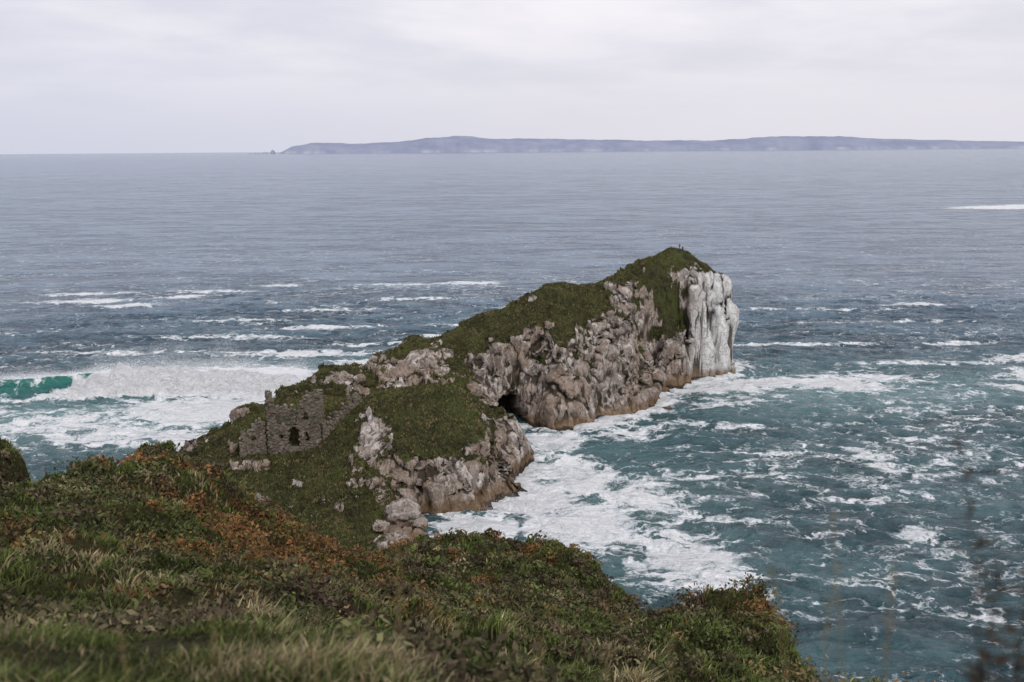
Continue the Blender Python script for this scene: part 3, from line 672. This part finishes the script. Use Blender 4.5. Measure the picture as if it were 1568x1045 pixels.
# ------------------------------------------------------------ ruined castle
def build_castle():
    m,n=newmat('rubble_masonry')
    pos=n.n('ShaderNodeNewGeometry').outputs['Position']
    col=n.n('ShaderNodeAttribute',attribute_name='Col').outputs['Color']
    a=n.noise(pos,.7,7,.7); b=n.noise(pos,.35,4,.6)
    c=n.mix(n.math('MULTIPLY',n.ss(a,.48,.60),.7),col,(.060,.066,.030))
    c=n.mix(n.math('MULTIPLY',n.ss(b,.5,.62),.4),c,(.26,.225,.19))
    n.out(n.pr(Base_Color=c,Roughness=.95,Normal=n.bump(n.noise(pos,5.,5,.6),.12)))
    root=bpy.data.objects.new('ruined_castle',None); scene.collection.objects.link(root); root.location=(-45,201,10)
    r=np.random.default_rng(3)
    cube=np.array([[-1,-1,-1],[1,-1,-1],[1,1,-1],[-1,1,-1],[-1,-1,1],[1,-1,1],[1,1,1],[-1,1,1]])*.5
    cf=np.array([[0,3,2,1],[4,5,6,7],[0,1,5,4],[1,2,6,5],[2,3,7,6],[3,0,4,7]])
    def wall(name,p0,p1,th,topf,open_,z0):
        p0=np.array(p0,float);p1=np.array(p1,float);L=np.hypot(*(p1-p0));t=(p1-p0)/L;nn=np.array([-t[1],t[0]])
        V=[];F=[];C=[]
        zc=z0
        while zc<z0+17:
            ch=r.uniform(.22,.34); s=r.uniform(-.3,0)
            while s<L:
                w=r.uniform(.3,.65); sc=s+w/2; zz=zc+ch/2
                ok=zz<topf(np.clip(sc/L,0,1))+r.uniform(-.6,.4) and -.1<sc<L+.1 and r.random()>.008
                for (a,b,lo,hi) in open_:
                    if a+r.uniform(-.2,.2)<sc<b+r.uniform(-.2,.2) and lo<zz<hi-.6*((sc-(a+b)/2)/((b-a)/2))**2: ok=False
                if ok:
                    k=cube*[w*1.03,th+r.uniform(-.3,.2),ch*1.04]*(1+r.uniform(-.1,.1,(8,3)))
                    k[:,1]+=r.uniform(-.14,.14)
                    c2=p0+t*sc
                    q=np.stack([c2[0]+k[:,0]*t[0]+k[:,1]*nn[0],c2[1]+k[:,0]*t[1]+k[:,1]*nn[1],zz+k[:,2]],1)
                    o=len(V)*8; V.append(q); F.append(cf+o)
                    b=r.uniform(.7,1.3); base=np.array([.15,.12,.095]) if r.random()<.7 else np.array([.22,.19,.16])
                    C.append(np.repeat((base*b)[None],8,0))
                s+=w
            zc+=ch
        ob=make_mesh(name,np.concatenate(V),np.concatenate(F),[m],smooth=False,colors=np.concatenate(C))
        ob.parent=root; ob.matrix_parent_inverse=Matrix.Translation(root.location).inverted()
    def prof(pts,jag=1.0,seed=1):
        xs=[a for a,b in pts]; hs=[b for a,b in pts]
        return lambda u: np.interp(u,xs,hs)+jag*math.sin(u*37+seed)*.5+jag*.5*math.sin(u*91+seed*2)
    wall('front_wall',(-50.3,198.2),(-40.2,197.6),1.1,prof([(0,21.2),(.1,20.8),(.14,18),(.3,16.9),(.36,18.9),(.42,18.),(.46,15.2),(.62,15.6),(.68,19),(.8,21.2),(.9,20.6),(1,18.4)]),[(1.6,2.7,14.6,16.4),(4.0,6.6,9.8,14.2),(7.4,8.7,15.6,17.8),(2.2,3.2,11.0,13.0),(7.6,8.6,11.2,13.2)],6.0)
    wall('west_wall',(-50.3,198.8),(-50.8,206),1.1,prof([(0,20.6),(.25,17.4),(.6,16.4),(1,15)]),[(2.5,3.6,13.5,15)],7.)
    wall('east_wall',(-40.2,198.2),(-40.8,205.5),1.1,prof([(0,18.6),(.3,19.8),(.6,19),(1,19.6)]),[(2.4,3.6,14.8,16.6)],7.)
    wall('back_wall',(-50.2,206.2),(-41.2,206),1.0,prof([(0,15.5),(.3,16.2),(.55,14.6),(.8,18.6),(1,19.8)]),[(4.6,7.0,13.0,16.0)],8.)
    wall('outer_wall',(-55.8,196.5),(-51,197.4),.9,prof([(0,11.4),(.3,13.),(.6,15.0),(1,15.6)]),[(2.2,3.0,11.4,12.8)],4.)
    wall('outer_return',(-55.8,197),(-56.6,202),.8,prof([(0,11.4),(.6,11.2),(1,12)]),[],5.)
    wall('curtain_wall',(-39.4,198.8),(-32.5,206.),.8,prof([(0,14.2),(.3,15.4),(.7,18.),(1,19.4)],1.3),[],9.)
build_castle()

def person(loc,face,jac,leg):
    J={'pel':(0,0,.95),'waist':(0,0,1.08),'chest':(0,.01,1.32),'neck':(0,.02,1.48),'head':(0,0,1.56),'crown':(0,0,1.74),
       'hl':(.10,0,.90),'kl':(.12,-.03,.50),'al':(.12,.02,.09),'tl':(.13,-.16,.04),'hr':(-.10,0,.90),'kr':(-.11,-.02,.50),'ar':(-.13,.03,.09),'tr':(-.15,-.15,.04),
       'sl':(.19,.01,1.41),'el':(.26,.03,1.14),'wl':(.22,-.12,.94),'fl':(.20,-.18,.88),'sr':(-.19,.01,1.41),'er':(-.27,.03,1.14),'wr':(-.20,-.14,1.02),'fr':(-.16,-.20,1.0)}
    R={'pel':.15,'waist':.13,'chest':.16,'neck':.06,'head':.085,'crown':.075,'hl':.10,'kl':.065,'al':.045,'tl':.04,'hr':.10,'kr':.065,'ar':.045,'tr':.04,'sl':.075,'el':.05,'wl':.035,'fl':.035,'sr':.075,'er':.05,'wr':.035,'fr':.035}
    E=[('pel','waist'),('waist','chest'),('chest','neck'),('neck','head'),('head','crown'),('pel','hl'),('hl','kl'),('kl','al'),('al','tl'),('pel','hr'),('hr','kr'),('kr','ar'),('ar','tr'),('chest','sl'),('sl','el'),('el','wl'),('wl','fl'),('chest','sr'),('sr','er'),('er','wr'),('wr','fr')]
    ks=list(J); me=bpy.data.meshes.new('person'); me.from_pydata([J[k] for k in ks],[(ks.index(a),ks.index(b)) for a,b in E],[])
    ob=bpy.data.objects.new('person',me); scene.collection.objects.link(ob)
    ob.modifiers.new('s','SKIN')
    for i,k in enumerate(ks): me.skin_vertices[0].data[i].radius=(R[k],R[k]*(.8 if k in('pel','waist','chest') else 1)); 
    me.skin_vertices[0].data[0].use_root=True
    ob.modifiers.new('u','SUBSURF').levels=1
    dg=bpy.context.evaluated_depsgraph_get(); m2=bpy.data.meshes.new_from_object(ob.evaluated_get(dg)); ob.modifiers.clear(); ob.data=m2
    mats=[simple('jacket_cloth',jac,scale=8),simple('trouser_cloth',leg,scale=8),simple('skin',(.45,.28,.2),scale=8,var=.05),simple('hair',(.05,.035,.02),scale=30)]
    m2.materials.clear()
    for mm in mats: m2.materials.append(mm)
    for p in m2.polygons:
        c=p.center; z=c.z; p.use_smooth=True
        p.material_index=1 if z<.92 and abs(c.x)<.19 else 0
        if z>1.5: p.material_index=2
        if z>1.66 or (z>1.53 and c.y>.03): p.material_index=3
        if abs(c.x)>.15 and c.y<-.13 and .8<z<1.06: p.material_index=2
    ob.location=loc; ob.rotation_euler=(0,0,face)
for a,b,f,j,l in ((51.5,304.6,.4,(.03,.03,.04),(.03,.035,.05)),(52.5,304.8,-.8,(.05,.03,.03),(.04,.04,.05))):
    person((a,b,hz(a,b)-.04),f,j,l)

def build_fence():
    wood=simple('weathered_wood',(.10,.085,.07),scale=6); wire=simple('fence_wire',(.12,.12,.12),scale=6)
    root=bpy.data.objects.new('wire_fence',None); scene.collection.objects.link(root)
    pts=[(-44,68.5),(-41.8,69.6),(-39.8,70.8),(-38,72.2),(-36.4,74.2)]
    P=[]
    for i,(x,y) in enumerate(pts):
        z=float(fgz(x,y)[0]); P.append((x,y,z))
        V,F=tube([np.array([x,y,z-.3]),np.array([x+.02,y,z+.6]),np.array([x+.05,y,z+1.3]),np.array([x+.05,y,z+1.34])],[.08,.07,.065,.03],8)
        o=make_mesh('post_%d'%i,V,F,[wood]); o.parent=root
    for k,h in enumerate((.5,.85,1.18)):
        V,F=tube([np.array([a,b,c+h]) for a,b,c in P],[.015]*len(P),5); o=make_mesh('wire_%d'%k,V,F,[wire]); o.parent=root
build_fence()

# ------------------------------------------------------------ world + sun
w=bpy.data.worlds.new('World'); scene.world=w; w.use_nodes=True
n=NT.__new__(NT); n.nt=w.node_tree; n.nt.nodes.clear()
SE=math.radians(42)
sky=n.n('ShaderNodeTexSky',sky_type='NISHITA',sun_disc=False,sun_elevation=SE,sun_rotation=math.radians(150),altitude=50,air_density=1.,dust_density=2.)
d=n.n('ShaderNodeTexCoord').outputs['Generated']
sp=n.n('ShaderNodeSeparateXYZ',{0:d}); zc=n.math('MAXIMUM',sp.outputs[2],0.)
den=n.math('ADD',zc,.16)
pv=n.n('ShaderNodeCombineXYZ',{0:n.math('DIVIDE',sp.outputs[0],den),1:n.math('DIVIDE',sp.outputs[1],den),2:0.}).outputs[0]
c1=n.noise(n.mapping(pv,(.8,1,1),(0,0,.2)),.55,5,.5,.3); c2=n.noise(pv,2.,6,.55,.2)
cl=n.math('ADD',n.math('MULTIPLY',c1,.75),n.math('MULTIPLY',c2,.25))
ccol=n.mix(n.ss(cl,.38,.60),(7.3,7.3,8.2),(9.9,9.5,9.9))
hor=n.mix(n.ss(sp.outputs[0],-.5,.3),(6.7,6.9,8.1),(8.0,7.8,8.5))
cloud=n.mix(n.ss(zc,.0,.16),hor,ccol)
col=n.mix(.94,sky.outputs[0],cloud)
bg=n.n('ShaderNodeBackground',{'Color':col,'Strength':.1}).outputs[0]
n.n('ShaderNodeOutputWorld',{'Surface':bg})
sun=bpy.data.lights.new('sun','SUN'); sun.energy=1.4; sun.angle=math.radians(11); sun.color=(1,.96,.9)
so=bpy.data.objects.new('sun',sun); scene.collection.objects.link(so)
az=math.radians(150)
dirv=Vector((math.sin(az)*math.cos(SE),math.cos(az)*math.cos(SE),math.sin(SE)))
so.rotation_euler=(-dirv).to_track_quat('-Z','Y').to_euler(); so.location=(0,0,200)

# ------------------------------------------------------------ camera
cam=bpy.data.cameras.new('camera'); co=bpy.data.objects.new('camera',cam); scene.collection.objects.link(co)
cam.lens=35; cam.sensor_width=36; cam.clip_start=.1; cam.clip_end=90000
cam.dof.use_dof=True; cam.dof.focus_distance=260; cam.dof.aperture_fstop=1.4
co.matrix_world=Matrix.Translation((0,0,70))@Matrix.Rotation(math.radians(90-10.94),4,'X')@Matrix.Rotation(math.radians(-.44),4,'Z')
scene.camera=co
scene.view_settings.view_transform='Standard'; scene.view_settings.look='None'; scene.view_settings.exposure=0
print('done',time.time()-T0)
